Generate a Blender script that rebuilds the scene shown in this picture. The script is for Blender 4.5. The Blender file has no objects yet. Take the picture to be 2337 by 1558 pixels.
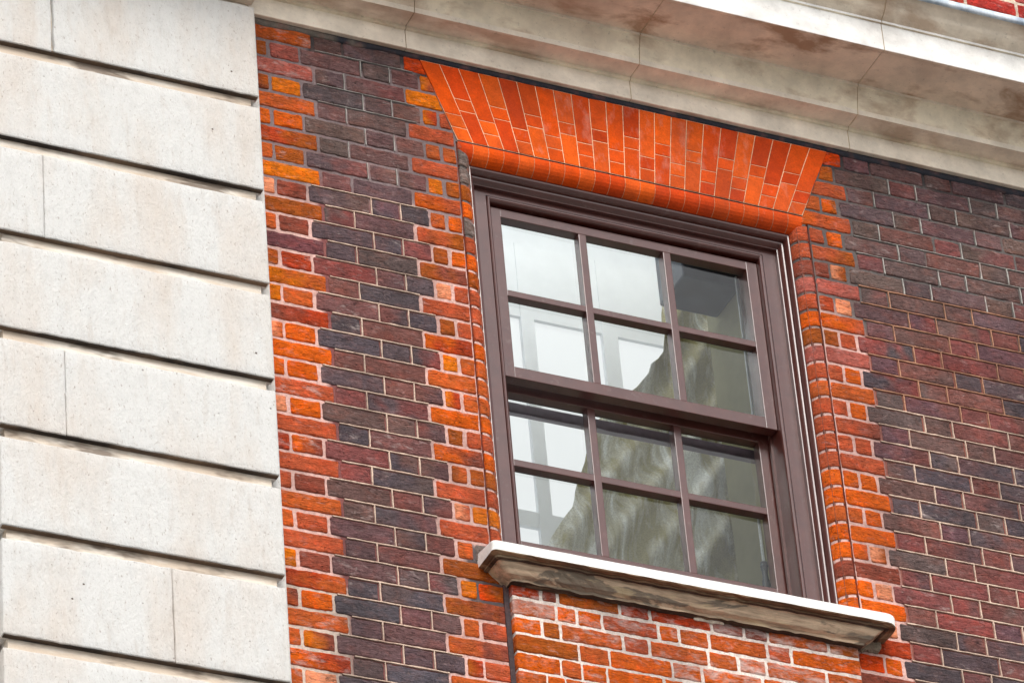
import bpy, math, random
from mathutils import Vector, Matrix, noise
C = bpy.context.scene
random.seed(7)
R = math.radians
# ------------------------------------------------------------------ camera
cam = bpy.data.cameras.new('camera'); co = bpy.data.objects.new('camera', cam)
C.collection.objects.link(co); C.camera = co
RX = Vector((0.9098745723947219, -0.40823861727840394, -0.07395602661134612))
RD = Vector((0.18549318354123012, 0.5597355177786294, -0.807643751289409))
RF = Vector((0.37110718312808366, 0.7211361740335218, 0.5850145956564098))
M = Matrix.Identity(4)
for i in range(3):
    M[i][0] = RX[i]; M[i][1] = -RD[i]; M[i][2] = -RF[i]
M[0][3], M[1][3], M[2][3] = -5.209516010225335, -11.855601442532814, -10.786062695033007
co.matrix_world = M
cam.sensor_width = 36.0; cam.lens = 11109.12 * 36 / 2337
cam.clip_start = 0.5; cam.clip_end = 2000
# ------------------------------------------------------------------ light
SUN_EL, SUN_AZ = R(46), R(190)
w = bpy.data.worlds.new('World'); C.world = w; w.use_nodes = True
nt = w.node_tree; bg = nt.nodes['Background']
sky = nt.nodes.new('ShaderNodeTexSky'); sky.sky_type = 'NISHITA'; sky.sun_disc = False
sky.sun_elevation = SUN_EL; sky.sun_rotation = SUN_AZ; sky.dust_density = 3.0
hs = nt.nodes.new('ShaderNodeHueSaturation'); hs.inputs['Saturation'].default_value = 0.16
nt.links.new(sky.outputs[0], hs.inputs['Color']); nt.links.new(hs.outputs[0], bg.inputs[0])
bg.inputs[1].default_value = 0.125
sd = bpy.data.lights.new('sun', 'SUN'); sd.energy = 1.4; sd.angle = R(30); sd.color = (1.0, 0.965, 0.91)
so = bpy.data.objects.new('sun', sd); C.collection.objects.link(so)
sdir = Vector((math.sin(SUN_AZ) * math.cos(SUN_EL), math.cos(SUN_AZ) * math.cos(SUN_EL), math.sin(SUN_EL)))
so.rotation_euler = sdir.to_track_quat('Z', 'Y').to_euler()
C.view_settings.view_transform = 'Standard'; C.view_settings.look = 'None'
C.view_settings.gamma = 1.0; C.view_settings.exposure = 0.58
C.view_settings.use_curve_mapping = False
C.render.resolution_x = 1024; C.render.resolution_y = 682

# ------------------------------------------------------------------ helpers
def lin(c):
    return tuple(((v / 255 / 12.92) if v / 255 <= .04045 else ((v / 255 + .055) / 1.055) ** 2.4) for v in c)
def S(r, g, b, k=1.0):
    return tuple(v * k for v in lin((r, g, b)))
def nz(x, y, z, s, seed=0.):
    return noise.noise(Vector((x * s + seed * 7.3, y * s + seed * 3.1, z * s - seed * 5.7)))

class MB:
    def __init__(s): s.v = []; s.f = []; s.c = []; s.m = []; s.uc = False
    def add(s, vs, fs, col=(1, 1, 1, 0), mi=0):
        b = len(s.v); s.v += [tuple(p) for p in vs]
        s.f += [tuple(b + i for i in f) for f in fs]
        if callable(col): s.c += [col(p) for p in vs]
        else: s.c += [col] * len(vs)
        s.m += [mi] * len(fs)
    def box(s, x0, x1, y0, y1, z0, z1, col=(1, 1, 1, 0), mi=0):
        vs = [(x, y, z) for x in (x0, x1) for y in (y0, y1) for z in (z0, z1)]
        s.add(vs, [(0, 1, 3, 2), (4, 6, 7, 5), (0, 4, 5, 1), (2, 3, 7, 6), (0, 2, 6, 4), (1, 5, 7, 3)], col, mi)
    def build(s, name, mats, parent=None, smooth=False, bevel=0, loc=None):
        me = bpy.data.meshes.new(name); me.from_pydata(s.v, [], s.f); me.update()
        if not isinstance(mats, (list, tuple)): mats = [mats]
        for m in mats: me.materials.append(m)
        me.polygons.foreach_set('material_index', s.m)
        a = me.color_attributes.new('Col', 'FLOAT_COLOR', 'POINT')
        a.data.foreach_set('color', [x for c in s.c for x in (tuple(c) + (0,))[:4]])
        o = bpy.data.objects.new(name, me); C.collection.objects.link(o)
        if parent: o.parent = parent; o.matrix_parent_inverse = parent.matrix_world.inverted()
        if bevel:
            b = o.modifiers.new('bevel', 'BEVEL'); b.width = bevel; b.segments = 2; b.limit_method = 'ANGLE'; b.angle_limit = R(40)
        if smooth: me.polygons.foreach_set('use_smooth', [True] * len(me.polygons))
        return o
def thing(name, label, cat, loc, group=None):
    o = bpy.data.objects.new(name, None); C.collection.objects.link(o); o.location = loc
    o.empty_display_size = .1
    o['label'] = label; o['category'] = cat; o['kind'] = 'thing'
    if group: o['group'] = group
    bpy.context.view_layer.update()
    return o
def tag(o, label=None, cat=None, group=None, kind=None):
    if label: o['label'] = label
    if cat: o['category'] = cat; o['kind'] = 'thing'
    if group: o['group'] = group
    if kind: o['kind'] = kind
    return o

# ------------------------------------------------------------------ materials
class NB:
    def __init__(s, name):
        s.m = bpy.data.materials.new(name); s.m.use_nodes = True; s.t = s.m.node_tree
        s.b = s.t.nodes['Principled BSDF']; s.L = s.t.links.new
        s.tc = s.n('ShaderNodeTexCoord').outputs['Object']
    def n(s, t, **k):
        o = s.t.nodes.new(t)
        for a, v in k.items(): setattr(o, a, v)
        return o
    def mapv(s, sc, rot=(0, 0, 0)):
        m = s.n('ShaderNodeMapping'); m.inputs['Scale'].default_value = sc; m.inputs['Rotation'].default_value = rot
        s.L(s.tc, m.inputs[0]); return m.outputs[0]
    def noise(s, scale, detail=4, rough=.55, vec=None, dist=0):
        o = s.n('ShaderNodeTexNoise'); o.inputs['Scale'].default_value = scale; o.inputs['Detail'].default_value = detail
        o.inputs['Roughness'].default_value = rough; o.inputs['Distortion'].default_value = dist
        s.L(vec or s.tc, o.inputs['Vector']); return o.outputs['Fac']
    def vor(s, scale, vec=None):
        o = s.n('ShaderNodeTexVoronoi'); o.inputs['Scale'].default_value = scale
        s.L(vec or s.tc, o.inputs['Vector']); return o.outputs['Distance']
    def ramp(s, fac, *st):
        o = s.n('ShaderNodeValToRGB'); e = o.color_ramp.elements
        while len(e) < len(st): e.new(.5)
        for i, (p, c) in enumerate(st):
            e[i].position = p; e[i].color = (c, c, c, 1) if isinstance(c, (int, float)) else (*c, 1)
        s.L(fac, o.inputs[0]); return o.outputs[0]
    def mix(s, fac, a, b, mode='MIX'):
        o = s.n('ShaderNodeMix', data_type='RGBA', blend_type=mode)
        for v, k in ((fac, 0), (a, 6), (b, 7)):
            if hasattr(v, 'links'): s.L(v, o.inputs[k])
            elif k == 0: o.inputs[0].default_value = v
            else: o.inputs[k].default_value = (*v, 1)
        return o.outputs[2]
    def math(s, op, a, b=0.):
        o = s.n('ShaderNodeMath', operation=op)
        for v, k in ((a, 0), (b, 1)):
            if hasattr(v, 'links'): s.L(v, o.inputs[k])
            else: o.inputs[k].default_value = v
        return o.outputs[0]
    def attr(s):
        o = s.n('ShaderNodeAttribute'); o.attribute_name = 'Col'; return o.outputs['Color'], o.outputs['Alpha']
    def bump(s, h, st, dist, prev=None):
        o = s.n('ShaderNodeBump'); o.inputs['Strength'].default_value = st; o.inputs['Distance'].default_value = dist
        s.L(h, o.inputs['Height'])
        if prev: s.L(prev, o.inputs['Normal'])
        return o.outputs[0]
    def out(s, col=None, rough=None, nrm=None, spec=None):
        if col is not None:
            if hasattr(col, 'links'): s.L(col, s.b.inputs['Base Color'])
            else: s.b.inputs['Base Color'].default_value = (*col, 1)
        if rough is not None:
            if hasattr(rough, 'links'): s.L(rough, s.b.inputs['Roughness'])
            else: s.b.inputs['Roughness'].default_value = rough
        if nrm: s.L(nrm, s.b.inputs['Normal'])
        if spec is not None: s.b.inputs['Specular IOR Level'].default_value = spec
        return s.m

def brick_material():
    n = NB('handmade_brick'); col, al = n.attr()
    big = n.noise(10, 3); c = n.mix(1.0, col, n.ramp(big, (.3, .84), (.7, 1.16)), 'MULTIPLY')
    # patches burnt redder or paler in the kiln
    hue = n.noise(15, 4, .6, n.mapv((1, 1, 1.4)), .6)
    c = n.mix(n.ramp(hue, (.48, 0.), (.66, .8)), c, n.mix(1.0, c, (1.34, 1.04, .94), 'MULTIPLY'))
    film = n.noise(28, 6, .7, n.mapv((.7, 1, 1.5)), .3)
    c = n.mix(n.ramp(film, (.55, 0.), (.74, .40)), c, S(186, 158, 154))
    med = n.noise(70, 5, .7); c = n.mix(1.0, c, n.ramp(med, (.3, .80), (.72, 1.22)), 'MULTIPLY')
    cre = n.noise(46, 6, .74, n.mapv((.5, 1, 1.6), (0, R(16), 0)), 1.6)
    c = n.mix(1.0, c, n.ramp(cre, (.34, .38), (.45, .96), (.66, 1.30)), 'MULTIPLY')  # relief shading put into the colour: creases darkened, ridges lightened
    # sandy and sooty flecks
    fine = n.noise(260, 3, .75)
    c = n.mix(n.ramp(fine, (.60, 0.), (.72, .38)), c, S(222, 176, 150))
    c = n.mix(n.ramp(fine, (.28, .45), (.40, 0.)), c, (.03, .018, .016))
    pits = n.vor(42, n.mapv((1, 1, 1.6)))
    pm = n.math('MULTIPLY', n.ramp(pits, (.06, 1.), (.17, 0.)), n.ramp(n.noise(24, 2), (.50, 0.), (.60, .85)))
    c = n.mix(pm, c, (.02, .012, .012))
    # lime bloom, amount stored per brick
    bl = n.noise(21, 7, .66, n.mapv((.8, 1, 1.7)), .4)
    th = n.math('SUBTRACT', n.math('ADD', bl, n.math('MULTIPLY', al, .42)), .64)
    c = n.mix(n.ramp(th, (0., 0.), (.24, .75)), c, S(226, 208, 202))
    c = soot(n, c)
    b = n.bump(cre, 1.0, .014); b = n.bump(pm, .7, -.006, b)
    b = n.bump(n.noise(300, 2), .4, .002, b)
    return n.out(c, 1.0, b, .08)
def soot(n, c, st=.30):
    # soot and damp running across neighbouring courses
    a = n.ramp(n.noise(2.3, 6, .62, n.mapv((1.3, 1, .8))), (.44, 0.), (.64, 1.))
    return n.mix(n.math('MULTIPLY', a, st), c, (.045, .036, .036))
def rubbed_material():
    n = NB('rubbed_brick'); col, al = n.attr()
    c = n.mix(1.0, col, n.ramp(n.noise(26, 4), (.3, .86), (.7, 1.14)), 'MULTIPLY')
    bl = n.noise(11, 6, .6, n.mapv((1.6, 1, .7), (0, R(35), 0)))
    th = n.math('SUBTRACT', n.math('ADD', bl, n.math('MULTIPLY', al, .30)), .66)
    c = n.mix(n.ramp(th, (0., 0.), (.30, .5)), c, S(232, 190, 172))
    c = n.mix(1.0, c, n.ramp(n.noise(150, 4, .75), (.3, .82), (.7, 1.18)), 'MULTIPLY')
    c = n.mix(n.ramp(n.noise(5, 6, .65, None, .5), (.50, 0.), (.68, .32)), c, S(130, 48, 26)); c = soot(n, c, .22)
    b = n.bump(n.noise(150, 4, .7), .5, .003)
    return n.out(c, .9, b, .12)
def mortar_material():
    n = NB('lime_mortar'); col, al = n.attr()
    c = n.mix(1.0, col, n.ramp(n.noise(120, 4, .7), (.3, .72), (.7, 1.28)), 'MULTIPLY')
    c = n.mix(n.ramp(n.noise(14, 3), (.5, 0.), (.68, .35)), c, S(150, 100, 90))
    c = soot(n, c, .42)
    b = n.bump(n.noise(150, 4, .7), .8, .004)
    return n.out(c, .95, b, .2)
def stone_material():
    n = NB('portland_stone')
    v = n.mapv((2.6, 1, .8))
    c = n.mix(n.ramp(n.noise(1.7, 5, .6, v), (.44, 0.), (.74, .8)), S(240, 239, 236, .75), S(232, 217, 203, .75))
    c = n.mix(n.ramp(n.noise(11, 4, .7, n.mapv((3, 1, .5))), (.54, 0.), (.78, .30)), c, S(200, 180, 162, .74))
    c = n.mix(1.0, c, n.ramp(n.noise(34, 6, .75, n.mapv((1.3, 1, .7))), (.30, .90), (.5, 1.), (.7, 1.04)), 'MULTIPLY')
    # tooled pits and specks
    sp = n.ramp(n.noise(95, 3, .75, n.mapv((1.2, 1, .55))), (.60, 0.), (.72, .6))
    c = n.mix(sp, c, S(128, 106, 92))
    pit = n.math('MULTIPLY', n.ramp(n.vor(16), (.03, 1.), (.075, 0.)), n.ramp(n.noise(5, 2), (.48, 0.), (.58, 1.)))
    c = n.mix(pit, c, S(95, 75, 65))
    b = n.bump(n.noise(110, 4, .7, n.mapv((1.2, 1, .6))), .9, .005); b = n.bump(pit, .8, -.004, b)
    b = n.bump(n.noise(6, 3), .3, .006, b)
    return n.out(c, .9, b, .25)
def dirt_material():
    n = NB('soiled_stone')
    v = n.mapv((1.0, 4, 6))
    c = n.mix(n.ramp(n.noise(3.2, 5, .65, v), (.38, 0.), (.56, 1.)), S(236, 228, 216), S(208, 192, 174))
    c = n.mix(n.ramp(n.noise(2.4, 4, .7, n.mapv((1.0, 3, 4))), (.52, 0.), (.62, .85)), c, S(120, 106, 94))
    b = n.bump(n.noise(80, 4, .7), .6, .004)
    return n.out(c, .95, b, .2)
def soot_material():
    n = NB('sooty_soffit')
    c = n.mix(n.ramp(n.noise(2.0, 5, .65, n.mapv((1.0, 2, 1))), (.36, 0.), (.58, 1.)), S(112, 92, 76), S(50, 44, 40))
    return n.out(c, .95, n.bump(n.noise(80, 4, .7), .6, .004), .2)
def cornice_material():
    n = NB('weathered_stone'); col, al = n.attr()
    c = n.mix(1.0, col, n.ramp(n.noise(7, 5, .65), (.3, .78), (.7, 1.2)), 'MULTIPLY')
    # damp brown patches, strength in alpha
    p = n.ramp(n.noise(3.3, 5, .6, n.mapv((1, 2, 2)), .3), (.50, 0.), (.62, 1.))
    c = n.mix(n.math('MULTIPLY', p, al), c, S(158, 118, 84))
    p2 = n.ramp(n.noise(2.1, 4, .6, n.mapv((1.3, 1, 1.2)), .2), (.52, 0.), (.70, .8))
    c = n.mix(n.math('MULTIPLY', p2, al), c, S(190, 164, 146))
    c = n.mix(n.ramp(n.noise(60, 4, .75), (.6, 0.), (.74, .4)), c, S(120, 105, 92))
    b = n.bump(n.noise(70, 5, .7), .5, .004); b = n.bump(n.noise(9, 3), .4, .01, b)
    return n.out(c, .9, b, .25)
def sill_material():
    n = NB('sill_stone'); col, al = n.attr()
    st = n.noise(10, 5, .7, n.mapv((.35, 3, 4.5)))
    c = n.mix(n.math('MINIMUM', n.math('ADD', n.math('MULTIPLY', al, 5.), .12), 1.), col, n.mix(1.0, col, n.ramp(st, (.35, .55), (.62, 1.35)), 'MULTIPLY'))
    c = n.mix(n.math('MULTIPLY', n.ramp(n.noise(4.5, 5, .6, n.mapv((.7, 2.5, 3)), .8), (.53, 0.), (.57, .9)), al), c, S(84, 82, 76))
    c = n.mix(n.math('MULTIPLY', n.ramp(n.noise(9, 4, .6, n.mapv((.5, 2, 3))), (.56, 0.), (.62, .8)), al), c, S(206, 186, 150))
    b = n.bump(st, .7, .006); b = n.bump(n.noise(70, 4, .7), .4, .003, b)
    return n.out(c, .85, b, .3)
def paint_material():
    n = NB('brown_gloss_paint')
    c = n.mix(n.ramp(n.noise(18, 3), (.3, 0.), (.7, 1.)), (.060, .010, .006), (.085, .018, .012))
    b = n.bump(n.noise(240, 3, .7), .22, .0012)
    b = n.bump(n.noise(35, 2, .5, n.mapv((1, 1, .3))), .25, .002, b)
    c = n.mix(n.ramp(n.noise(30, 6, .7), (.58, 0.), (.75, .35)), c, (.22, .16, .14)); m = n.out(c, n.ramp(n.noise(7, 4), (.35, .30), (.65, .42)), b, .6); n.b.inputs['Coat Weight'].default_value = 1.0; n.b.inputs['Coat Roughness'].default_value = .27; n.b.inputs['Coat IOR'].default_value = 1.50
    return m
def glass_material():
    m = bpy.data.materials.new('window_glass'); m.use_nodes = True; t = m.node_tree; t.nodes.clear()
    o = t.nodes.new('ShaderNodeOutputMaterial'); mx = t.nodes.new('ShaderNodeMixShader')
    tr = t.nodes.new('ShaderNodeBsdfTransparent'); tr.inputs[0].default_value = (.93, .96, .95, 1)
    gl = t.nodes.new('ShaderNodeBsdfGlossy'); gl.inputs['Roughness'].default_value = .015
    fr = t.nodes.new('ShaderNodeFresnel'); fr.inputs[0].default_value = 1.8
    no = t.nodes.new('ShaderNodeTexNoise'); no.inputs['Scale'].default_value = 3.5
    tc = t.nodes.new('ShaderNodeTexCoord'); t.links.new(tc.outputs['Object'], no.inputs[0])
    bu = t.nodes.new('ShaderNodeBump'); bu.inputs['Strength'].default_value = .6; bu.inputs['Distance'].default_value = .01
    t.links.new(no.outputs[0], bu.inputs['Height']); t.links.new(bu.outputs[0], gl.inputs['Normal'])
    t.links.new(fr.outputs[0], mx.inputs[0]); t.links.new(tr.outputs[0], mx.inputs[1]); t.links.new(gl.outputs[0], mx.inputs[2])
    t.links.new(mx.outputs[0], o.inputs[0]); return m
def plain(name, col, rough=.6, bs=60, bst=.2, spec=.4, var=.12):
    n = NB(name); c = n.mix(1.0, col, n.ramp(n.noise(bs * .4, 4), (.3, 1 - var), (.7, 1 + var)), 'MULTIPLY')
    return n.out(c, rough, n.bump(n.noise(bs, 3), bst, .002), spec)
def emit(name, col, st):
    m = bpy.data.materials.new(name); m.use_nodes = True; b = m.node_tree.nodes['Principled BSDF']
    b.inputs['Base Color'].default_value = (.1, .1, .1, 1); b.inputs['Emission Color'].default_value = (*col, 1)
    b.inputs['Emission Strength'].default_value = st; return m
def lead_material():
    n = NB('lead_sheet')
    c = n.mix(n.ramp(n.noise(7, 5, .7, n.mapv((1, 1, .6))), (.42, 0.), (.62, 1.)), S(216, 224, 232), S(146, 160, 176))
    return n.out(c, .6, n.bump(n.noise(16, 4), .6, .008), .4)
def reflection_drape_material():
    n = NB('olive_reflection_cloth')
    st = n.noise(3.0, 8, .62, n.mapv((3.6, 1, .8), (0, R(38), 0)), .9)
    c = n.mix(n.ramp(st, (.44, 0.), (.52, .35), (.62, 1.)), S(168, 160, 116), S(246, 248, 240))  # pale streaks are sky reflection put into the cloth colour
    c = n.mix(1.0, c, n.ramp(n.noise(160, 3, .7), (.3, .72), (.7, 1.28)), 'MULTIPLY')
    return n.out(c, .95, n.bump(n.noise(240, 2), .3, .001), .1)

SOOT = soot_material()
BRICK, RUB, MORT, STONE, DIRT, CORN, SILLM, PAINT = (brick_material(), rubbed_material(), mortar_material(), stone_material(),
    dirt_material(), cornice_material(), sill_material(), paint_material())
GLASS, LEAD, REFL = glass_material(), lead_material(), reflection_drape_material()
WHITEP = plain('white_wall_paint', (.78, .80, .82), .7, 30, .05, .3, .03)
KHAKI = plain('khaki_lining_paint', S(166, 162, 126), .6, 60, .1, .3, .05)

# ------------------------------------------------------------------ bricks
def cuts(L, e, step):
    if L < 3 * e: return [0, .5, 1]
    n = max(1, int((L - 2 * e) / step)); a = [0, e * .35 / L, e / L]
    a += [e / L + (1 - 2 * e / L) * i / n for i in range(1, n)]
    return a + [1 - e / L, 1 - e * .35 / L, 1]
def slab(mb, q, y0, col, e=.006, dep=.005, step=.022, wob=.0026, amp=.0014, back=.03, seed=None, rag=1.):
    if rag > .5 and step == .022 and q[0][0] < 3.35 and q[0][1] > -3.1: step = .0105
    """a brick or stone with soft, slightly ragged arrises; q = TL,TR,BR,BL as (x,z)"""
    sd = random.random() * 50 if seed is None else seed
    (ax, az), (bx, bz), (cx, cz), (dx, dz) = q
    Lx = max(math.hypot(bx - ax, bz - az), math.hypot(cx - dx, cz - dz)); Lz = max(abs(az - dz), abs(bz - cz))
    us, vs = cuts(Lx, e, step), cuts(Lz, e, step); tilt = random.uniform(-1, 1) * .0012; off = random.uniform(-1, 1) * .0012
    P = []
    for v in vs:
        for u in us:
            x = (ax * (1 - u) + bx * u) * (1 - v) + (dx * (1 - u) + cx * u) * v
            z = (az * (1 - u) + bz * u) * (1 - v) + (dz * (1 - u) + cz * u) * v
            d = min(u * Lx, (1 - u) * Lx, v * Lz, (1 - v) * Lz)
            k = max(0., 1 - d / e); fall = dep * (1 - math.sqrt(max(0, 1 - k * k))) if k < 1 else dep
            y = y0 + off * rag + fall + amp * nz(x, 0, z, 28, sd) + tilt * rag * (v - .5)
            if rag > .5: y += .0019 * nz(x * .5, 0, z * 1.3 + x * .3, 85, sd) + .0010 * nz(x * .6, 0, z * 1.4, 190, sd)
            if d < e * 1.01:
                x += wob * nz(x, 3, z, 42, sd) + wob * .6 * nz(x, 3, z, 120, sd)
                z += wob * nz(x, 9, z, 42, sd + 3) + wob * .6 * nz(x, 3, z, 120, sd + 9)
                # worn corners
                du, dv = min(u, 1 - u) * Lx, min(v, 1 - v) * Lz
                if du + dv < e * .9:
                    t = (e * .9 - du - dv) * .45 * rag
                    x += t if u < .5 else -t; z += -t if v < .5 else t
            P.append((x, y, z))
    nu, nv = len(us), len(vs); F = []
    for j in range(nv - 1):
        for i in range(nu - 1):
            a = j * nu + i; F.append((a, a + nu, a + nu + 1, a + 1))
    ring = [i for i in range(nu)] + [j * nu + nu - 1 for j in range(1, nv)] + [(nv - 1) * nu + i for i in range(nu - 2, -1, -1)] + [j * nu for j in range(nv - 2, 0, -1)]
    b0 = len(P); P += [(P[i][0], y0 + back, P[i][2]) for i in ring]; n = len(ring)
    for k in range(n): F.append((ring[k], ring[(k + 1) % n], b0 + (k + 1) % n, b0 + k))
    mb.add(P, F, col)

PAL = {'O': (220, 98, 24), 'o': (200, 96, 44), 'Y': (226, 118, 20), 'b': (174, 88, 32), 's': (192, 90, 56), 'r': (178, 66, 34),
       'w': (146, 76, 60), 'm': (180, 98, 86), 'P': (236, 150, 110), 'd': (116, 54, 42), 'v': (122, 74, 78), 'A': (224, 74, 14),
       'g': (118, 106, 100)}
DARK = [(102, 78, 80), (110, 80, 82), (120, 82, 80), (96, 80, 84), (112, 88, 84), (122, 78, 74), (88, 78, 84), (102, 86, 84), (108, 82, 78), (110, 80, 86), (90, 80, 84), (126, 84, 78), (98, 84, 88)]
DARKR = [(140, 76, 72), (132, 78, 76), (126, 74, 72)]
def pal(k, eff=0.):
    c = PAL[k]; j = random.uniform(.93, 1.07)
    return (*[x * j for x in S(*c)], eff)
def darkc(row, x, right=False):
    r = random.random()
    if r < .14: c = random.choice(DARKR)
    else: c = random.choice(DARK)
    if row < 9:
        c = tuple(v * .5 + u * .5 for v, u in zip(c, random.choice([(116, 90, 90), (110, 92, 84), (122, 88, 90), (102, 88, 88)])))
    elif row > 28 and not right:
        c = tuple(v * .7 + u * .3 for v, u in zip(c, (92, 94, 104)))
    j = random.uniform(.88, 1.12)
    return (*[v * j * 1.06 for v in S(*c)], .12 if row < 8 else (.0 if random.random() < .85 else .2))

G = .075
A_TOPL = lambda z: .630 + .365 * (-z)
A_TOPR = lambda z: 2.238 - .418 * (-z)
LQ = {0: 'o', 1: 'bm', 2: 'm', 3: 'dY', 4: 'o', 5: 'OO', 6: 'r', 7: 'ob', 8: 'Y', 9: 'Pw', 10: 'b', 11: 'ow', 12: 'v', 13: 'br', 14: 'Y', 15: 'Yo', 16: 'w',
      17: 'PO', 18: 'O', 19: 'OO', 20: 's', 21: 'PO', 22: 's', 23: 'mO', 24: 's', 25: 'sw', 26: 'o', 27: 'os', 28: 's', 29: 'Yw', 30: 'r', 31: 'OO', 32: 'o',
      33: 'oY', 34: 'O', 35: 'oP'}
WQ = {0: 'A', 1: 'Y', 2: 'Y', 3: 'Ys', 4: 's', 5: 'oo', 6: 's', 7: 'Yb', 8: 'O', 9: 'oO', 10: 's', 11: 'bO', 12: 'b', 13: 'Ps', 14: 's', 15: 'bs', 16: 'O', 17: 'Yo',
      18: 'o', 19: 'Yo', 20: 'O', 21: 'bs', 22: 'O', 23: 'bb', 24: 's', 25: 'PY', 26: 's', 27: 'og', 28: 'b', 29: 'YA', 30: 'b', 31: 'ow', 32: 'o', 33: 'bs', 34: 'o', 35: 'sb'}
RQ = {0: 'A', 1: 'b', 2: 'o', 3: 'oO', 4: 'O', 5: 'sO', 6: 's', 7: 'wP', 8: 'm', 9: 'sP', 10: 'O', 11: 'bs', 12: 'm', 13: 'sO', 14: 'o', 15: 'sO', 16: 's', 17: 'ss',
      18: 's', 19: 'OO', 20: 'O', 21: 'oO', 22: 'O', 23: 'OP', 24: 'w', 25: 'OP', 26: 'O', 27: 'gP', 28: 'r', 29: 'AO', 30: 'w', 31: 'so', 32: 's', 33: 'ob', 34: 'r', 35: 'so'}
def look(d, n):
    if n in d: return d[n]
    return random.choice('Oosbr') if n % 2 == 0 else random.choice('OoYb') + random.choice('OosP')

wall = thing('brick_wall', 'dark purple-brown brick wall with orange brick quoins around the window', 'brick wall', (1.4, 0, -3.9))
bm = MB(); J = .0046
def mixc(a, b, x0, x1):
    return lambda p: tuple(u * (1 - t) + v * t for u, v in zip(a, b) for t in (min(1, max(0, (p[0] - x0) / (x1 - x0) * 1.6 - .3 + .9 * nz(p[0], 0, p[2], 22))),))
def lay(n, x0, x1, col, clipL=None, clipR=None, j=J, rag=1.):
    zt, zb = -n * G - j, -(n + 1) * G + j
    if (x1 < .65 and x0 > .16) or x0 > 2.25:
        if random.random() < .34: col = mixc(col, darkc(n, x0), x0, x1)
    elif random.random() < .3: col = mixc(col, pal(random.choice('osbrw'), col[3]), x0, x1)
    ja = random.uniform(-.0022, .0022); jb = random.uniform(-.0016, .0012)
    q = [[x0 + j + ja, zt], [x1 - j + ja, zt], [x1 - j + ja, zb + jb], [x0 + j + ja, zb + jb * .3]]
    if clipR is not None:
        for i in (1, 2): q[i][0] = min(q[i][0], clipR(q[i][1]) - .003)
    if clipL is not None:
        for i in (0, 3): q[i][0] = max(q[i][0], clipL(q[i][1]) + .003)
    if q[1][0] - q[0][0] < .012 or q[2][0] - q[3][0] < .012: return
    slab(bm, q, 0., col, back=.03, rag=rag)
NR = 50
for n in range(NR):
    even = n % 2 == 0
    zc = -(n + .5) * G
    clip = A_TOPL if n < 5 else None
    XE = .7475 if n < 28 else .786
    qj = .0052 if n > 8 else .0058
    eff0 = .30 if n in (0, 2, 13, 20, 23, 32, 34, 35) else .06
    if even:
        lay(n, -.012, .224, pal(look(LQ, n)[0], eff0), j=qj)
        lay(n, .224, .3375, darkc(n, .28)); lay(n, .3375, .5635, darkc(n, .45), clipR=clip)
        k = look(WQ, n)[0]; lay(n, .5635, XE, pal(k, .05), clipR=clip, j=qj)
    else:
        k = look(LQ, n); lay(n, -.012, .056, pal(k[0], eff0), j=qj); lay(n, .056, .173, pal(k[-1], eff0 * .8), j=qj)
        lay(n, .173, .404, darkc(n, .3)); lay(n, .404, .512, darkc(n, .45)); lay(n, .512, .622, darkc(n, .55), clipR=clip)
        k = look(WQ, n); lay(n, .622, .686, pal(k[0], .08), clipR=clip, j=qj); lay(n, .686, XE, pal(k[-1], .05), clipR=clip, j=qj)
    # right of the window
    clip = A_TOPR if n < 5 else None
    XS = 2.1155 if n < 28 else 2.079
    xs = []
    if even:
        lay(n, XS if n >= 5 else 2.0, 2.297, pal(look(RQ, n)[0], .05), clipL=clip, j=qj)
        x = 2.297; seq = [.1125, .225]
    else:
        k = look(RQ, n); lay(n, XS if n >= 5 else 2.0, 2.182, pal(k[0], .05), clipL=clip, j=qj); lay(n, 2.182, 2.254, pal(k[-1], .1), clipL=clip, j=qj)
        x = 2.254; seq = [.225, .1125]
    i = 0
    while x < 3.9:
        L = seq[i % 2]; lay(n, x, x + L, darkc(n, x, True)); x += L; i += 1
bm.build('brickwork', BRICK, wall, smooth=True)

# mortar bed behind the brick faces and the wall's core
mb = MB()
def mcol(p):
    x, y, z = p
    row = -z / G
    quoin = x < .2 or .56 < x < .8 or 2.05 < x < 2.28
    if quoin: a = (212, 172, 162)
    else: a = (128, 78, 76) if x < 1 else (138, 84, 74)
    up = (128, 112, 112) if x < 1 else (100, 94, 92)
    lim = 8.5 if x < 1 else (9.5 if x > 2.28 else 9.)
    t = min(1, max(0, (row - lim + 1.5 * nz(x, 0, z, 6)) / 2.0))
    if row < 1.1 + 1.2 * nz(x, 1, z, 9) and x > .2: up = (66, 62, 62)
    if 27.2 < row < 31 and .66 < x < .8: a = (92, 84, 84)
    c = tuple(u * (1 - t) + v * t for u, v in zip(up, a))
    if row > 30.5 and x < .22: c = (206, 186, 172)
    return (*S(*c), 0)
def mgrid(x0, x1, z0, z1, y, col=mcol, st=.02, amp=.0012):
    nx, nzz = max(1, int((x1 - x0) / st)), max(1, int((z1 - z0) / st)); V = []; F = []
    for j in range(nzz + 1):
        for i in range(nx + 1):
            x = x0 + (x1 - x0) * i / nx; z = z0 + (z1 - z0) * j / nzz; V.append((x, y + amp * nz(x, 2, z, 35), z))
    for j in range(nzz):
        for i in range(nx):
            a = j * (nx + 1) + i; F.append((a, a + 1, a + nx + 2, a + nx + 1))
    mb.add(V, F, col)
YM = .0042
mgrid(-.03, .745, -3.75, .02, YM); mgrid(.745, 2.118, -.34, .02, YM); mgrid(2.118, 3.9, -3.75, .02, YM)
GROOVE_SHADE = (*S(104, 48, 38), 0)  # groove in dark brick red, its recess shade put into the colour
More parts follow.
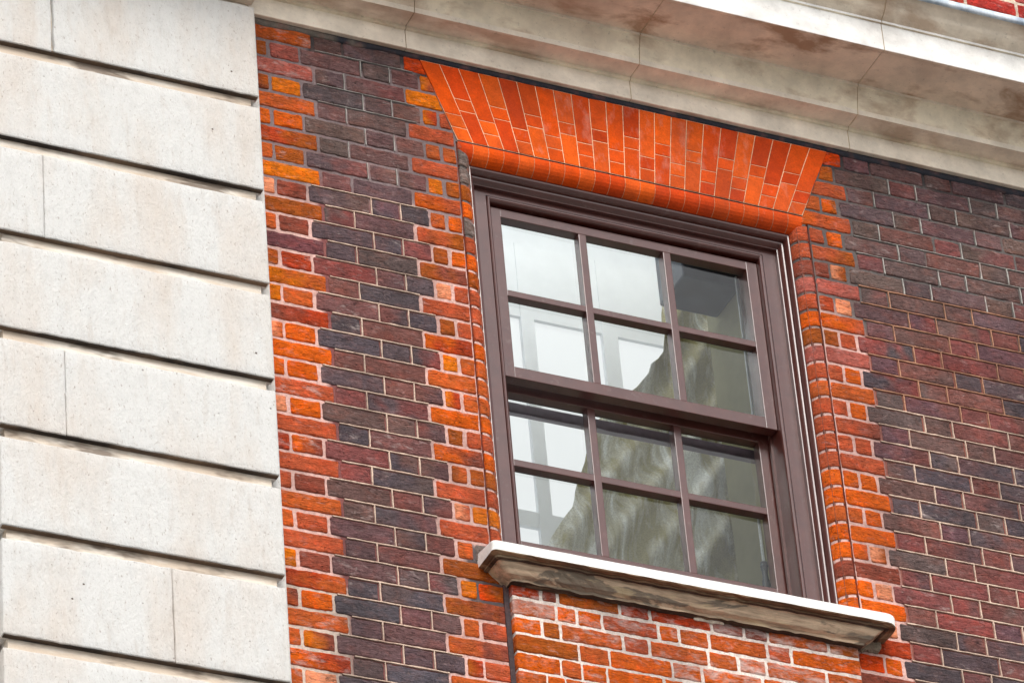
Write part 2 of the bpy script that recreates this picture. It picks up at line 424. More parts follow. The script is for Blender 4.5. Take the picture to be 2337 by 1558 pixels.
mgrid(.745, .757, -2.1, -.34, .0085, GROOVE_SHADE); mgrid(2.105, 2.118, -2.1, -.34, .0085, GROOVE_SHADE); mgrid(.745, .757, -3.75, -2.1, YM); mgrid(2.105, 2.118, -3.75, -2.1, YM)
mgrid(.757, 2.105, -3.75, -2.05, YM)
tag(mb.build('mortar', MORT, wall, smooth=True), 'lime mortar, pinkish low down and grey under the cornice')
mb = MB()
for a in ((-3.2, .79, -12.4, .3), (2.073, 4.6, -12.4, .3), (.79, 2.073, -.35, .3), (.79, 2.073, -12.4, -2.08)):
    mb.box(a[0], a[1], .012, .235, a[2], a[3], (*S(120, 80, 70), 0))
mb.build('wall_core', MORT, wall)

# raised tuck pointing: thin pale ribbons on the dark panels
pt = MB()
pt2 = MB()
def ribbon(x0, z0, x1, z1, w, col, y=-.0022):
    n = max(2, int(max(abs(x1 - x0), abs(z1 - z0)) / .014)); V = []; F = []
    hor = abs(x1 - x0) > abs(z1 - z0)
    for i in range(n + 1):
        t = i / n; x = x0 + (x1 - x0) * t; z = z0 + (z1 - z0) * t
        o = .0013 * nz(x, 5, z, 30) + .0006 * nz(x, 5, z, 110); ww = w * max(.25, 1.04 + .75 * nz(x, 8, z, 34) + .3 * nz(x, 3, z, 120)) / 2
        yy = y + .0014 * nz(x, 11, z, 25)
        if hor: V += [(x, .012, z + o + ww), (x, yy, z + o + ww * .8), (x, yy, z + o - ww * .8), (x, .012, z + o - ww)]
        else: V += [(x + o - ww, .012, z), (x + o - ww * .8, yy, z), (x + o + ww * .8, yy, z), (x + o + ww, .012, z)]
    for i in range(n):
        for k in range(3):
            a = i * 4 + k; F.append((a, a + 1, a + 5, a + 4))
    (pt if x0 < 1.4 else pt2).add(V, F, col)
CR, CO, GY = (*S(226, 198, 178, .88), 0), (*S(196, 146, 118, .88), 0), (*S(176, 172, 166), 0)
def rb(n, x0, x1, col, w=.0042): ribbon(x0, -n * G, x1, -n * G, w, col)
for n in range(1, NR):
    e = n % 2 == 0
    if n >= 9: rb(n, .186 if not e else .232, .560 if e else .612, CR, .0046 if n > 13 else .0034)
    if n >= 8: rb(n, 2.29, 3.9, CR if n > 14 else CO, .0046 if n > 14 else .0036)
    elif n in (5, 6): rb(n, 2.3, 3.9, GY, .0022)
    elif n < 9:
        if random.random() < .7: rb(n, .23, .60, GY, .0022)
    zt, zb = -n * G - .0025, -(n + 1) * G + .0025
    for x in ((.3375,) if e else (.404, .512)):
        if n >= 9: ribbon(x, zt, x, zb, .0046 if n > 12 else .0036, CR)
        elif n < 8: ribbon(x - .004, zt, x - .004, zb, .003, GY)
    xs = []; x = 2.297 if e else 2.254; i = 0
    while x < 3.9:
        xs.append(x); x += ([.1125, .225] if e else [.225, .1125])[i % 2]; i += 1
    for x in xs[1:]:
        if n >= 8: ribbon(x, zt, x, zb, .0046 if n > 12 else .0038, CR if n > 14 else CO)
        elif random.random() < .8: ribbon(x - .002, zt, x - .002, zb, .0046, GY)
tag(pt.build('pointing', MORT, wall), 'thin raised cream ribbon pointing between the dark bricks left of the window')
tag(pt2.build('pointing', MORT, wall), 'thin raised ribbon pointing right of the window, orange higher up and cream lower down')

# rounded jamb bricks, one piece per course, on both sides
def arc(r, n=6): return [(r * math.sin(math.pi / 2 * i / n), r * (1 - math.cos(math.pi / 2 * i / n))) for i in range(n + 1)]
def jamb(side, name):
    b = MB(); s = 1 if side == 'L' else -1; X = .807 if side == 'L' else 2.056
    r = .050
    prof = [(-.0555, .010), (-.0540, .0015)] + [(-r + a, c) for a, c in arc(r)]
    for n in range(4, 28):
        zt, zb = -n * G - .0055, -(n + 1) * G + .0055
        if n == 4: zt = -.3445
        k = (look(WQ, n) if side == 'L' else look(RQ, n)); c = pal(k[-1] if side == 'L' else k[0], .08)
        if side == 'L' and n in (5, 6, 9): c = pal('g', .3)
        sdv = random.random() * 40; zs = [zt, zt - .0016, zt - .006] + [zt - .006 + (zb - zt + .012) * q / 3 for q in (1, 2)] + [zb + .006, zb + .0016, zb]
        def piece(pp):
            V = []; F = []; m = len(pp)
            for z in zs:
                d = min(zt - z, z - zb); k2 = max(0, 1 - d / .006); ins = .0042 * (1 - math.sqrt(max(0, 1 - k2 * k2)))
                for (px, py) in pp:
                    nn = .0013 * nz(px, py, z, 40, sdv)
                    V.append((X + s * (px - ins * .7 + nn), py + ins * .7 + nn, z + .0015 * nz(px, py, z, 50, sdv) * (k2 > 0)))
            for j in range(len(zs) - 1):
                for i in range(m - 1):
                    a = j * m + i; f = (a, a + m, a + m + 1, a + 1); F.append(f if s > 0 else f[::-1])
            b.add(V, F, c)
        piece(prof); piece([(0, .0535), (0, .09), (0, .2)])
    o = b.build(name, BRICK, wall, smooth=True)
    m2 = MB(); pf = [(-.0595, .0100), (-.0545, .0100), (-.0525, .0048)] + [(-r - .001 + a * .98, c + .0042) for a, c in arc(r)] + [(-.0042, .056), (-.0042, .2)]
    V = []; F = []; N = 60
    for j in range(N + 1):
        z = -.342 - (2.11 - .342) * j / N
        for px, py in pf: V.append((X + s * (px + .0012 * nz(px, py, z, 30)), py, z))
    for j in range(N):
        for i in range(len(pf) - 1):
            a = j * len(pf) + i; f = (a, a + len(pf), a + len(pf) + 1, a + 1); F.append(f if s > 0 else f[::-1])
    m2.add(V, F, lambda p: (*S(*((104, 48, 38) if (p[0] < .7535 or p[0] > 2.1095) else (104, 96, 92) if p[2] > -.85 + .1 * nz(p[0], 0, p[2], 8) else (214, 176, 166))), 0))  # outer edge carries the groove's recess shade in its colour
    m2.build('jamb_mortar', MORT, o, smooth=True)
    return o
jamb('L', 'rounded_jamb'); jamb('R', 'rounded_jamb')

# flat arch of rubbed bricks
topx = [956, 1001, 1044, 1089, 1134, 1176, 1218, 1259, 1299, 1339, 1377, 1415, 1452, 1485, 1523, 1557, 1596, 1636, 1676, 1715, 1757, 1800, 1845, 1887]
f0, f1 = topx[0], topx[-1]; nv = len(topx) - 1
tx = [.630 + (2.240 - .630) * ((t - f0) / (f1 - f0)) for t in topx]
tx = [a * .75 + (.630 + 1.61 * i / nv) * .25 for i, a in enumerate(tx)]
ZB = -.3355; ZT = -.010
bx = [A_TOPL(ZB) + (A_TOPR(ZB) - A_TOPL(ZB)) * i / nv for i in range(nv + 1)]
ar = MB(); ARC = [(224, 82, 14), (216, 76, 16), (230, 94, 24), (206, 68, 18), (222, 90, 30), (214, 80, 22)]
for i in range(nv):
    lo = 1 if 6 <= i <= 18 else 0
    frac = (.0, .43, .59, 1.) if i % 2 == 1 else (0., .66, .83, 1.)
    for a, b_ in zip(frac, frac[1:]):
        f = lambda xs, v: tx[xs] * (1 - v) + bx[xs] * v
        zt, zb = ZT + (ZB - ZT) * a, ZT + (ZB - ZT) * b_
        g = .0016
        q = [(f(i, a) + g, zt - g), (f(i + 1, a) - g, zt - g), (f(i + 1, b_) - g, zb + g), (f(i, b_) + g, zb + g)]
        low = a > .5
        cc = random.choice(ARC); kk = random.uniform(.91, 1.03); cc = tuple(v * kk for v in cc)
        slab(ar, q, -.0015, (*S(*cc), (.45 if lo else .0) if not low else random.choice((.1, .35))), e=.0016, dep=.0012, wob=.0004, amp=.0003, step=.05, back=.02, rag=.25)
# bullnosed soffit course
r = .050; pr = [(.0100, -.3392), (.0015, -.3405), (0., -.3535)] + [(r - r * math.cos(math.pi / 2 * k / 6), -.3535 - r * math.sin(math.pi / 2 * k / 6)) for k in range(1, 7)] + [(.12, -.4035)]
for i in range(nv):
    c = (*S(*random.choice(ARC)), 0. if i % 3 else .2); V = []; F = []
    x0, x1 = bx[i] + .0011, bx[i + 1] - .0011
    xs = [x0, x0 + .003, (x0 + x1) / 2, x1 - .003, x1]
    for x in xs:
        e = .0010 if x in (x0, x1) else 0
        for k, (y, z) in enumerate(pr):
            sk = (x0 + x1 - 2.86) * .10 * min(0, z - ZB + .02) * 0
            V.append((x + sk, y + e, z + e))
    m = len(pr)
    for a in range(len(xs) - 1):
        for k in range(m - 1):
            p = a * m + k; F.append((p, p + 1, p + m + 1, p + m))
    ar.add(V, F, c)
fa = tag(ar.build('flat_arch', RUB, wall, smooth=False), 'bright orange flat arch of fine rubbed bricks')
jm = MB(); CJ = (*S(246, 200, 160, 1.), 0)
jm.add([(.60, .0002, ZT), (A_TOPL(ZT) - .001, .0002, ZT), (A_TOPR(ZT) + .001, .0002, ZT), (A_TOPR(ZB) + .001, .0002, ZB), (A_TOPL(ZB) - .001, .0002, ZB)][1:], [(3, 2, 1, 0)], CJ)
p2 = [(.0112, -.3392)] + [(y + .0012, z + .0008) for y, z in pr[1:]]
m = len(p2); V = [(x, y, z) for x in (bx[0], bx[-1]) for y, z in p2]
jm.add(V, [(k, k + 1, k + 1 + m, k + m) for k in range(m - 1)], (*S(214, 140, 100), 0))
jm.build('arch_joint', MORT, fa)

# dark mortar band between brickwork and cornice
db = MB(); V = []; F = []; N = 160
for i in range(N + 1):
    x = -.02 + 3.95 * i / N
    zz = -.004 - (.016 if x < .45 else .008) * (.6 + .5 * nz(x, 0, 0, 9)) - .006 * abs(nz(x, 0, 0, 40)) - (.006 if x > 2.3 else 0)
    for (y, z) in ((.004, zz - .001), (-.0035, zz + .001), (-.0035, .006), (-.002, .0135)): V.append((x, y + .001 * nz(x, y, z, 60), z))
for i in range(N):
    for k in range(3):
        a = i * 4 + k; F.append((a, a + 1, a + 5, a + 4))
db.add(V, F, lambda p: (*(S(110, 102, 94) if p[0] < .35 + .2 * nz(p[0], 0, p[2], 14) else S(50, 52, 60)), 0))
tag(db.build('bed_joint', MORT, wall, smooth=True), 'dark sooty mortar bed under the stone cornice')

# brick apron under the sill
ap = MB(); AY = -.025; AX0, AX1 = .795, 2.071
azs = [-2.150, -2.228] + [-2.228 - .0695 * k for k in range(1, 22)]
for n in range(len(azs) - 1):
    zt, zb = azs[n], azs[n + 1]; x = AX0
    seq = {0: [.105, .06, .225, .11, .225, .12, .09, .225, .11], 1: [.155, .075, .09, .205, .075, .11, .215, .09, .225], 2: [.1, .065, .225, .095, .215, .11, .105, .225, .12]}.get(n % 3)
    if n % 3 == 0 and n: seq = [.225, .11, .225, .11, .225, .11, .225]
    for i, L in enumerate(seq):
        x1 = min(x + L, AX1) if i < len(seq) - 1 else AX1
        if x1 - x > .03:
            k = random.choice('OOOooosb') if n else random.choice('rwbro')
            jt = .0046 if n < 3 or x > 1.2 else .0026
            eff = (.36 if (x > 1.25 and n < 6) or n < 2 else .08) + random.uniform(-.25, .25)
            slab(ap, [(x + (jt if i else 0), zt - jt * 1.15), (x1 - (jt if x1 < AX1 else 0), zt - jt * 1.15), (x1 - (jt if x1 < AX1 else 0), zb + jt * 1.15), (x + (jt if i else 0), zb + jt * 1.15)], AY, pal(k, eff), back=.03, wob=.003)
        x = x1
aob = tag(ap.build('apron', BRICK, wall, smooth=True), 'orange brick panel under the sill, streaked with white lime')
mb = MB(); mb.box(AX0 + .003, AX1 - .003, AY + .0032, .02, -3.65, -2.15, (*S(236, 222, 212, .93), 0)); mb.build('apron_mortar', MORT, aob)
mb = MB(); mb.box(.776, AX0 - .0015, -.004, .02, -3.65, -2.15, (*S(74, 64, 66), 0)); mb.build('apron_joint', MORT, aob)

# ------------------------------------------------------------------ stone pilaster
pil = thing('stone_pilaster', 'pale rusticated stone pilaster with deep horizontal grooves at left', 'pilaster', (-.5, 0, -3.9))
PX0, PX1, PY = -.967, -.022, -.075
bots = [-.404, -.803, -1.192, -1.579, -1.960, -2.341, -2.740, -3.13, -3.52]
tops = [-.010] + [b - .050 for b in bots[:-1]]
joints = {0: -.76, 2: -.804, 4: -.745, 7: -.407, 6: -.30}
joints = {0: -.76, 2: -.804, 4: -.745, 6: -.407}
for i, (zt, zb) in enumerate(zip(tops, bots)):
    segs = [(PX0, PX1)]
    if i in joints:
        g = .0045 if i == 0 else .0011; segs = [(PX0, joints[i] - g), (joints[i] + g, PX1)]
    b = MB()
    for (x0, x1) in segs:
        slab(b, [(x0, zt), (x1, zt), (x1, zb), (x0, zb)], PY, (1, 1, 1, 0), e=.005, dep=.0035, step=.03, wob=.0022, amp=.0008, back=.036, rag=.2)
        # underside and top return faces are part of the slab skirt; deepen the returns to the wall
    b.box(PX0 + .004, PX0 + .03, PY + .03, .02, zb + .002, zt - .002); b.box(PX1 - .03, PX1 - .004, PY + .03, .02, zb + .002, zt - .002)
    blk = b.build('stone_block', STONE, pil, smooth=True)
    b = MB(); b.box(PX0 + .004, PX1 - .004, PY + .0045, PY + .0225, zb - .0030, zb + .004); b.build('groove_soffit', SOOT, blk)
b = MB(); b.box(PX0 + .022, PX1 - .022, PY + .022, .02, -3.6, .02)
V = b; b.build('groove_bed', DIRT, pil)
b = MB(); b.box(PX0 + .02, PX1 + .024, -.020, .02, -3.6, -.008); b.build('backing_stone', STONE, pil)
# plain stone wall running on to the left
lw = thing('stone_wall', 'pale stone wall just showing at the far left behind the pilaster', 'stone wall', (-2, .0, -3.9))
b = MB()
for i, (zt, zb) in enumerate(zip(tops, bots)):
    slab(b, [(-3.0, zt), (PX0 - .001, zt), (PX0 - .001, zb), (-3.0, zb)], -.030, (1, 1, 1, 0), e=.005, dep=.0035, step=.06, wob=.001, amp=.0008, back=.045)
b.build('stone_block', STONE, lw, smooth=True)
b = MB(); b.box(-3.0, PX0 - .001, 0.0, .011, -12.4, .01); b.build('groove_bed', DIRT, lw)

# ------------------------------------------------------------------ cornice
cor = thing('stone_cornice', 'projecting moulded stone cornice with brown stained underside across the top', 'cornice', (1.4, 0, .012))
c_face, c_pink, c_warm, c_sof, c_white, c_cyma = (*S(246, 234, 216, .95), .10), (*S(240, 222, 202, .97), .45), (*S(244, 232, 208, .97), .5), (*S(240, 220, 198, .97), .75), (*S(244, 242, 238, .90), .08), (*S(236, 222, 202, .95), .5)
cy = []
for k in range(1, 11):
    t = k / 11; cy.append((-.354 - .076 * t - .010 * math.sin(2 * math.pi * t), .354 + .066 * t + .010 * math.sin(2 * math.pi * t) * .3))
ov = [(-.109 - .022 * (k / 6) ** 1.6, .107 + .105 * k / 6) for k in range(1, 7)]
PROF = [((.02, .0125), c_pink), ((-.018, .012), c_pink), ((-.020, .014), c_face), ((-.020, .092), c_warm), ((-.031, .0925), c_warm), ((-.031, .104), c_pink), ((-.107, .1045), c_face)] + \
       [(p, c_warm) for p in ov] + [((-.138, .214), c_face), ((-.138, .2245), c_sof), ((-.327, .225), c_sof), ((-.330, .2205), c_sof), ((-.3445, .2205), c_white), ((-.3455, .223), c_white),
       ((-.346, .341), c_warm), ((-.353, .3425), c_white), ((-.353, .3525), c_cyma)] + [(p, c_cyma) for p in cy] + [((-.431, .424), c_cyma), ((-.431, .440), c_cyma), ((.02, .49), c_cyma)]
def moulding(b, x0, x1, dy=0., shift=(0., 0.), amp=.0014, capx=True, colf=None, step=.03):
    n = max(1, int((x1 - x0) / step)); m = len(PROF); V = []; F = []; Cc = []
    for seg in range(m - 1):
        (p, c), (q, _) = PROF[seg], PROF[seg + 1]
        base = len(V)
        for i in range(n + 1):
            x = x0 + (x1 - x0) * i / n
            for (y, z) in (p, q):
                dd = amp * (nz(x, y, z, 22) + .5 * nz(x, y, z, 70))
                V.append((x, y + dy + shift[0] + dd, z + shift[1] + dd * .6)); Cc.append(colf or c)
        for i in range(n):
            a = base + i * 2; F.append((a, a + 1, a + 3, a + 2))
    if capx:
        for x, flip in ((x0, 0), (x1, 1)):
            base = len(V)
            for (p, c) in PROF: V.append((x, p[0] + dy + shift[0], p[1] + shift[1])); Cc.append(c_warm)
            f = tuple(range(base, base + m)); F.append(f if flip else f[::-1])
    s = len(b.v); b.v += V; b.f += [tuple(s + k for k in f) for f in F]; b.c += Cc; b.m += [0] * len(F)
jx = [-.020, .573, 1.446, 2.325, 3.2, 4.1]
for a, c in zip(jx, jx[1:]):
    b = MB(); moulding(b, a + .0016, c - .0016); b.build('cornice_block', CORN, cor)
b = MB(); moulding(b, -1.02, -.024, dy=-.075); b.build('cornice_block', CORN, cor)
b = MB(); moulding(b, -3.0, -1.024); b.build('cornice_block', CORN, cor)
b = MB(); moulding(b, -1.0, 4.09, shift=(.0025, .002), amp=0, capx=False, colf=(*S(206, 184, 152), 0), step=2.); b.build('cornice_joint', MORT, cor)
# lead capping
b = MB(); V = []; F = []; N = 150
for i in range(N + 1):
    x = -1.0 + 5.1 * i / N; lap = .004 if 2.92 < x < 3.04 else 0
    for (y, z) in ((-.430, .419), (-.4375 - lap, .414 - lap * .6), (-.440 - lap, .445 + lap * .4), (-.425, .4490), (.0, .497), (.0, .560)):
        d = .0022 * nz(x, y, z, 14); V.append((x, y + d, z + d))
for i in range(N):
    for k in range(5):
        a = i * 6 + k; F.append((a, a + 1, a + 7, a + 6))
b.add(V, F); tag(b.build('lead_flashing', LEAD, cor, smooth=True), 'pale blue-grey lead flashing along the cornice top')

# brick wall above the cornice
uw = thing('upper_brick_wall', 'bright red brick wall with pale joints above the cornice at top right', 'brick wall', (2, 0, .5))
b = MB()
for n in range(14):
    z = .5 + n * .075; x = -1.0 + (.12 if n % 2 else 0); i = 0
    while x < 4.1:
        L = .225 if i % 2 else .1125
        if x > 1.6:
            cc = random.choice([(198, 62, 48), (206, 72, 54), (190, 60, 52), (204, 98, 92), (182, 54, 46)])
            slab(b, [(x + .005, z + .070), (x + L - .005, z + .070), (x + L - .005, z + .005), (x + .005, z + .005)], 0, (*S(*cc), .12), back=.02)
        x += L; i += 1
b.build('brickwork', BRICK, uw, smooth=True)
b = MB(); b.box(-3.0, 4.6, .0025, .20, .5, 1.6, (*S(232, 212, 190, .93), 0)); b.build('mortar', MORT, uw)

# ------------------------------------------------------------------ sash window
win = thing('sash_window', 'brown painted sliding sash window with twelve panes and a stand-in drape inside', 'window', (1.4315, .1, -2.09))
XL, XR, ZH = .807, 2.056, -.4035
def path(b, prof, zbot, depth_close=True):
    """extrude a profile of (side offset, head offset, y) up the left jamb, along the head, down the right jamb"""
    m = len(prof); V = []; F = []
    for (k) in range(4):
        for (s_, h_, y) in prof:
            x = XL + s_ if k < 2 else XR - s_; z = ZH - h_ if k in (1, 2) else zbot
            V.append((x, y, z))
    for k in range(3):
        for i in range(m - 1):
            a = k * m + i; F.append((a, a + m, a + m + 1, a + 1))
    b.add(V, F)
fr = MB()
path(fr, [(-.004, -.004, .042), (.003, .004, .040), (.0065, .009, .0415), (.0095, .013, .0455), (.012, .017, .0505), (.0135, .0195, .0565), (.0142, .0205, .0615), (.0150, .0215, .0660), (.0175, .0240, .0668),
          (.0185, .0250, .0640), (.0215, .029, .0650), (.0250, .034, .0700), (.0280, .0385, .0760), (.0305, .0420, .0815), (.0335, .0445, .0825), (.0338, .0450, .0850), (.0338, .0450, .1050)], -2.07)
frame = fr.build('window_frame', PAINT, win, smooth=False)
b = MB(); path(b, [(.0330, .0445, .0995), (.0845, .0665, .0995)], -2.07); b.build('fascia', PAINT, frame)
b = MB(); path(b, [(.0845, .0665, .1050), (.0858, .0678, .1040), (.0875, .0700, .0975), (.0905, .0735, .0945), (.0945, .0780, .0945), (.0985, .0830, .0975), (.1005, .0870, .1020), (.1010, .0880, .1080), (.1010, .0880, .19)], -2.07)
b.build('staff_bead', PAINT, frame, smooth=False)
b = MB(); b.box(XR - .101, XR - .06, .1905, .262, -2.0, -.45); b.build('jamb_lining', PAINT, frame)
b = MB(); path(b, [(.1000, .087, .1655), (.1105, .098, .1655), (.1105, .098, .1770), (.1000, .087, .1770)], -2.07); b.build('parting_bead', PAINT, frame)
b = MB(); b.box(XL, XR, .06, .26, -2.075, -1.985); b.build('timber_sill', PAINT, frame, bevel=.003)

def sash(name, y, zt, zb, ztg, zbg, hb, label):
    """stiles and rails in one mesh; bars and panes are its parts"""
    x0, x1, g0, g1 = XL + .102, XR - .102, .953, 1.910; yb = y + .042
    b = MB()
    b.box(x0, g0, y, yb, zb, zt); b.box(g1, x1, y, yb, zb, zt)
    b.box(g0 - .002, g1 + .002, y + .0003, yb, ztg, zt - .0002); b.box(g0 - .002, g1 + .002, y + .0003, yb, zb + .0002, zbg)
    o = b.build(name, PAINT, win, bevel=.0022); tag(o, label)
    bars = [(1.2515, 1.2805), (1.5805, 1.6095)]; hz = hb
    for (a, c) in bars:
        q = MB(); q.box(a, c, y + .001, yb - .002, zbg - .001, ztg + .001); q.build('glazing_bar', PAINT, o, bevel=.0022)
    q = MB(); q.box(g0 - .001, g1 + .001, y + .0018, yb - .003, hz[1], hz[0]); q.build('glazing_bar', PAINT, o, bevel=.0022)
    xs = [g0, 1.2515, 1.2805, 1.5805, 1.6095, g1]
    for (zz0, zz1) in ((hz[0], ztg), (zbg, hz[1])):
        for k in (0, 2, 4):
            q = MB(); t = random.uniform(-.0015, .0015); t2 = random.uniform(-.0015, .0015)
            X0, X1 = xs[k] - .004, xs[k + 1] + .004; Z0, Z1 = zz0 - .004, zz1 + .004; yg = y + .029
            q.add([(X0, yg + t, Z0), (X1, yg - t, Z0), (X1, yg - t + t2, Z1), (X0, yg + t + t2, Z1)], [(0, 1, 2, 3)])
            q.build('pane', GLASS, o)
    return o
sash('upper_sash', .118, -.500, -1.2235, -.537, -1.1765, (-.850, -.8755), 'upper sliding sash, set in front of the lower one')
sash('lower_sash', .185, -1.195, -1.965, -1.2375, -1.845, (-1.513, -1.5405), 'lower sliding sash, half a step back under the meeting rail')

# stone sill
sl = MB(); cx = 1.4315
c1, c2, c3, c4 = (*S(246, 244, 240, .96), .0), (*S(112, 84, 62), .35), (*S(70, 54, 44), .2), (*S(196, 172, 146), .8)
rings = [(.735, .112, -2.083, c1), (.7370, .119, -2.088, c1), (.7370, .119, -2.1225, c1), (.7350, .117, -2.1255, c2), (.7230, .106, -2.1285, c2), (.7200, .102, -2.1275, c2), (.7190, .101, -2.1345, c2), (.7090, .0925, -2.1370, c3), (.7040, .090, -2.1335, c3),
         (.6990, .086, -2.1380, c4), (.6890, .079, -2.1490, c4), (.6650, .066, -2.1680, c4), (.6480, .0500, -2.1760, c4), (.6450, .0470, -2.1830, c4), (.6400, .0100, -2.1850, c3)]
def ringpts(hx, ey, z):
    P = []
    rl, rr = .016, .050
    rl = min(rl, ey * .8); rr = min(rr, ey * .8) if z > -2.13 else min(.006, ey * .8)
    P.append((cx - hx, .03)); 
    for k in range(6):
        t = math.pi / 2 * k / 5; P.append((cx - hx + rl - rl * math.cos(t), -ey + rl - rl * math.sin(t)))
    n = 60
    xr = .022 if z > -2.13 else .004
    for k in range(1, n): P.append((cx - hx + rl + (2 * hx + xr - rl - rr) * k / n, -ey))
    for k in range(6):
        t = math.pi / 2 * k / 5; P.append((cx + hx + xr - rr + rr * math.sin(t), -ey + rr - rr * math.cos(t)))
    P.append((cx + hx + .022 * (z > -2.13), .03))
    rough = .0034 if z < -2.124 else .0006
    return [(x + rough * nz(x, y, z, 30), y + rough * nz(x, y, z, 33, 2), z + rough * 1.6 * nz(x, y, z, 26, 5)) for x, y in P]
RG = [ringpts(a, e, z) for a, e, z, c in rings]; m = len(RG[0])
for k in range(len(RG) - 1):
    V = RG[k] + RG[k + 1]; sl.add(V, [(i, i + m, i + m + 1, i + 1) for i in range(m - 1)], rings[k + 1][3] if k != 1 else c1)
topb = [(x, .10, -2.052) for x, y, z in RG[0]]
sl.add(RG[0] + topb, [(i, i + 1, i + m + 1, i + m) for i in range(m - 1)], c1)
tag(sl.build('sill', SILLM, win, smooth=False), 'white topped stone sill with flaking brown underside')

b = MB()
slab(b, [(1.455, -2.176), (1.560, -2.176), (1.566, -2.192), (1.452, -2.190)], -.034, (*S(232, 224, 206), 0), e=.006, wob=.006, amp=.002, step=.01, back=.03)
b.build('mortar_patch', MORT, aob)
b = MB()
slab(b, [(2.085, -2.098), (2.172, -2.085), (2.166, -2.172), (2.094, -2.176)], -.012, (*S(150, 136, 118), 0), e=.012, dep=.008, wob=.010, amp=.005, step=.008, back=.03)
b.build('mortar_patch', MORT, wall)
# ------------------------------------------------------------------ room behind the window
room = MB()
X0, X1, Y0, Y1, Z0, Z1 = .2, 3.6, .24, 1.75, -3.2, 1.3
room.add([(X0, Y1, Z0), (X1, Y1, Z0), (X1, Y1, Z1), (X0, Y1, Z1)], [(0, 1, 2, 3)])
room.add([(X0, Y0, Z0), (X0, Y1, Z0), (X0, Y1, Z1), (X0, Y0, Z1)], [(0, 1, 2, 3)])
room.add([(X1, Y0, Z0), (X1, Y1, Z0), (X1, Y1, Z1), (X1, Y0, Z1)], [(0, 1, 2, 3)])
room.add([(X0, Y0, Z0), (X1, Y0, Z0), (X1, Y1, Z0), (X0, Y1, Z0)], [(0, 1, 2, 3)])
room.add([(X0, Y0, Z1), (X1, Y0, Z1), (X1, Y1, Z1), (X0, Y1, Z1)], [(0, 1, 2, 3)])
for a in ((X0, .86, Z0, Z1), (2.003, X1, Z0, Z1), (.86, 2.003, -.40, Z1), (.86, 2.003, Z0, -1.99)):
    room.add([(a[0], Y0 + .022, a[2]), (a[1], Y0 + .022, a[2]), (a[1], Y0 + .022, a[3]), (a[0], Y0 + .022, a[3])], [(0, 1, 2, 3)])
tag(room.build('room', WHITEP), kind='structure')
# lining of the window recess
ln = MB(); ln.box(1.990, 2.002, .264, .575, -2.0, .35)
tag(ln.build('recess_lining', KHAKI), 'khaki painted side lining of the recess inside the window, at right', 'window lining')
# added screen with glowing panes, stands in for bright reflections in the glass
sc = thing('reflection_screen', 'added white framed screen with glowing panes, in place of reflections at left', 'stand-in screen', (1.9, 1.6, -1.5))
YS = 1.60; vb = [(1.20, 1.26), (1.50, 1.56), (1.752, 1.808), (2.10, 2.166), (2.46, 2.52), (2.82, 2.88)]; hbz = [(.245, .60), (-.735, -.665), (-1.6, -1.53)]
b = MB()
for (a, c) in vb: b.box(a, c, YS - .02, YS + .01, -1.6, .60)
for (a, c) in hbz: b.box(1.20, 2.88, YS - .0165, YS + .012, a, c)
b.build('reflection_frame', WHITEP, sc)
EM = emit('reflection_glow', (.97, .99, 1.0), .54)  # panes glow by themselves to whiten the view through the glass
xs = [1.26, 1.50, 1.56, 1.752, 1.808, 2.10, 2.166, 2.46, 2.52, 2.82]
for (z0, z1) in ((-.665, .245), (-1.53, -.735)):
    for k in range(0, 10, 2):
        b = MB(); b.add([(xs[k] - .003, YS, z0 - .003), (xs[k + 1] + .003, YS, z0 - .003), (xs[k + 1] + .003, YS, z1 + .003), (xs[k] - .003, YS, z1 + .003)], [(0, 1, 2, 3)]); b.build('reflection_pane', EM, sc)
# added light out of view, brightens the room and the drape
b = MB(); b.box(.9, 2.9, .32, .64, 1.22, 1.28)
cl = tag(b.build('added_light', emit('added_light_glow', (1, .99, .97), 7.6)), 'long white light added out of view to brighten the room', 'added light')
# added olive drape with diagonal hem, stands in for the reflection in the glass
edge = [(1.90, 1.0), (1.905, -.15), (1.895, -.27), (1.855, -.50), (1.765, -.66), (1.669, -.775), (1.545, -.899), (1.50, -1.02), (1.470, -1.151), (1.447, -1.249), (1.374, -1.366), (1.330, -1.433), (1.315, -1.525), (1.32, -2.0), (1.34, -2.4)]
def ex(z):
    for (x0, z0), (x1, z1) in zip(edge, edge[1:]):
        if z1 <= z <= z0: return x0 + (x1 - x0) * (z0 - z) / (z0 - z1)
    return edge[-1][0]
cu = MB(); V = []; F = []; NX, NZ = 120, 90
for j in range(NZ + 1):
    z = 1.0 - 3.4 * j / NZ
    for i in range(NX + 1):
        u = i / NX; x = ex(z) + .024 * nz(0, 0, z, 7) + .012 * nz(0, 2, z, 26) + (3.3 - ex(z)) * u
        a = (x - z * .62)
        y = .70 + .022 * math.sin(a * 40 + 2.0 * nz(x, 0, z, 1.6)) + .012 * nz(x, 1, z, 2.5)
        V.append((x, y, z))
for j in range(NZ):
    for i in range(NX):
        a = j * (NX + 1) + i; F.append((a, a + NX + 1, a + NX + 2, a + 1))
cu.add(V, F)
cuo = cu.build('reflection_drape', REFL, smooth=True)
tag(cuo, 'olive and grey drape added behind the right-hand panes in place of a reflection', 'reflection_drape')
sm = cuo.modifiers.new('solid', 'SOLIDIFY'); sm.thickness = .003
# added dark box at the top right, stands in for a dark reflection
b = MB(); b.box(1.757, 1.9885, .300, .500, -.468, .06)
tag(b.build('reflection_box', plain('slate_blue_reflection', S(44, 58, 74), .30, 14, .6, .5, .6), bevel=.008), 'dark slate-blue box added behind the top right pane in place of a reflection', 'stand-in box')
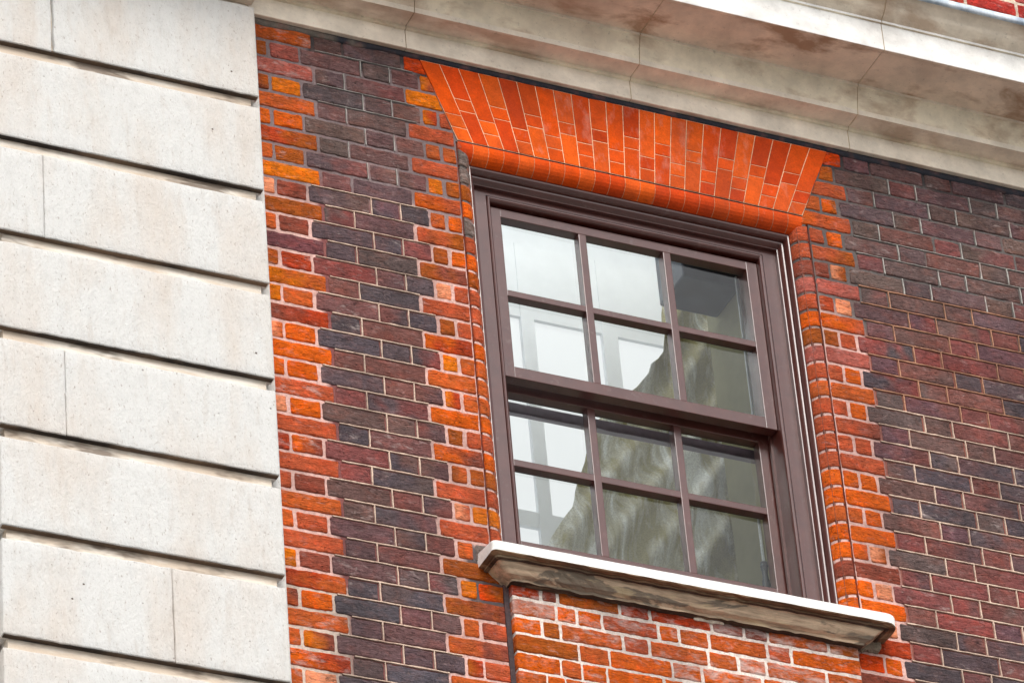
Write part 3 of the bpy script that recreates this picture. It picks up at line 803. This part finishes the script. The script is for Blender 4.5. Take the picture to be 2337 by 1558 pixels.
# inner secondary glazing: rail and slim white edge strips
sg = thing('secondary_glazing', 'inner secondary glazing with mauve rail behind the lower sash', 'inner glazing', (1.43, .3, -1.99))
b = MB(); b.box(.875, 1.988, .285, .312, -1.238, -1.198); b.build('meeting_rail', plain('mauve_rail_paint', S(128, 112, 124), .3, 80, .2, .6, .15), sg, bevel=.003)
b = MB(); b.box(1.950, 1.957, .268, .276, -1.97, -.45); b.box(1.967, 1.972, .268, .276, -1.97, -.45); b.build('edge_strip', plain('white_strip', (.75, .8, .8), .35, 60, .05), sg)
# blind pull
bp = thing('blind_pull', 'grey turned blind pull hanging on a white cord at bottom right', 'blind pull', (1.906, .245, -1.9))
def lathe(b, x, y, pts, n=20):
    V = []; F = []
    for (r_, z) in pts:
        for k in range(n): V.append((x + r_ * math.cos(2 * math.pi * k / n), y + r_ * math.sin(2 * math.pi * k / n), z))
    for j in range(len(pts) - 1):
        for k in range(n): F.append((j * n + k, j * n + (k + 1) % n, (j + 1) * n + (k + 1) % n, (j + 1) * n + k))
    b.add(V, F)
b = MB(); lathe(b, 1.906, .245, [(.004, -1.50), (.005, -1.60), (.0055, -1.705)], 10); b.build('cord', plain('white_cord', (.8, .85, .84), .6, 200, .3), bp, smooth=True)
b = MB(); lathe(b, 1.906, .245, [(.002, -1.700), (.012, -1.703), (.0125, -1.709), (.0105, -1.711), (.0135, -1.715), (.0135, -1.722), (.0115, -1.724), (.0125, -1.729), (.0105, -1.740), (.0098, -1.757), (.0115, -1.774), (.0135, -1.780), (.0125, -1.785), (.0140, -1.792), (.0140, -1.812), (.002, -1.83)])
b.build('handle', plain('grey_turned_wood', S(84, 92, 98), .4, 60, .3), bp, smooth=True)

# ------------------------------------------------------------------ street far below
b = MB(); b.add([(-300, -300, -12.4), (300, -300, -12.4), (300, 300, -12.4), (-300, 300, -12.4)], [(0, 1, 2, 3)])
n = NB('paving'); pm_ = n.out(n.mix(n.noise(3, 5), (.16, .158, .152), (.24, .236, .228)), .9, n.bump(n.noise(40, 4), .4, .01))
tag(b.build('ground', pm_), kind='structure')
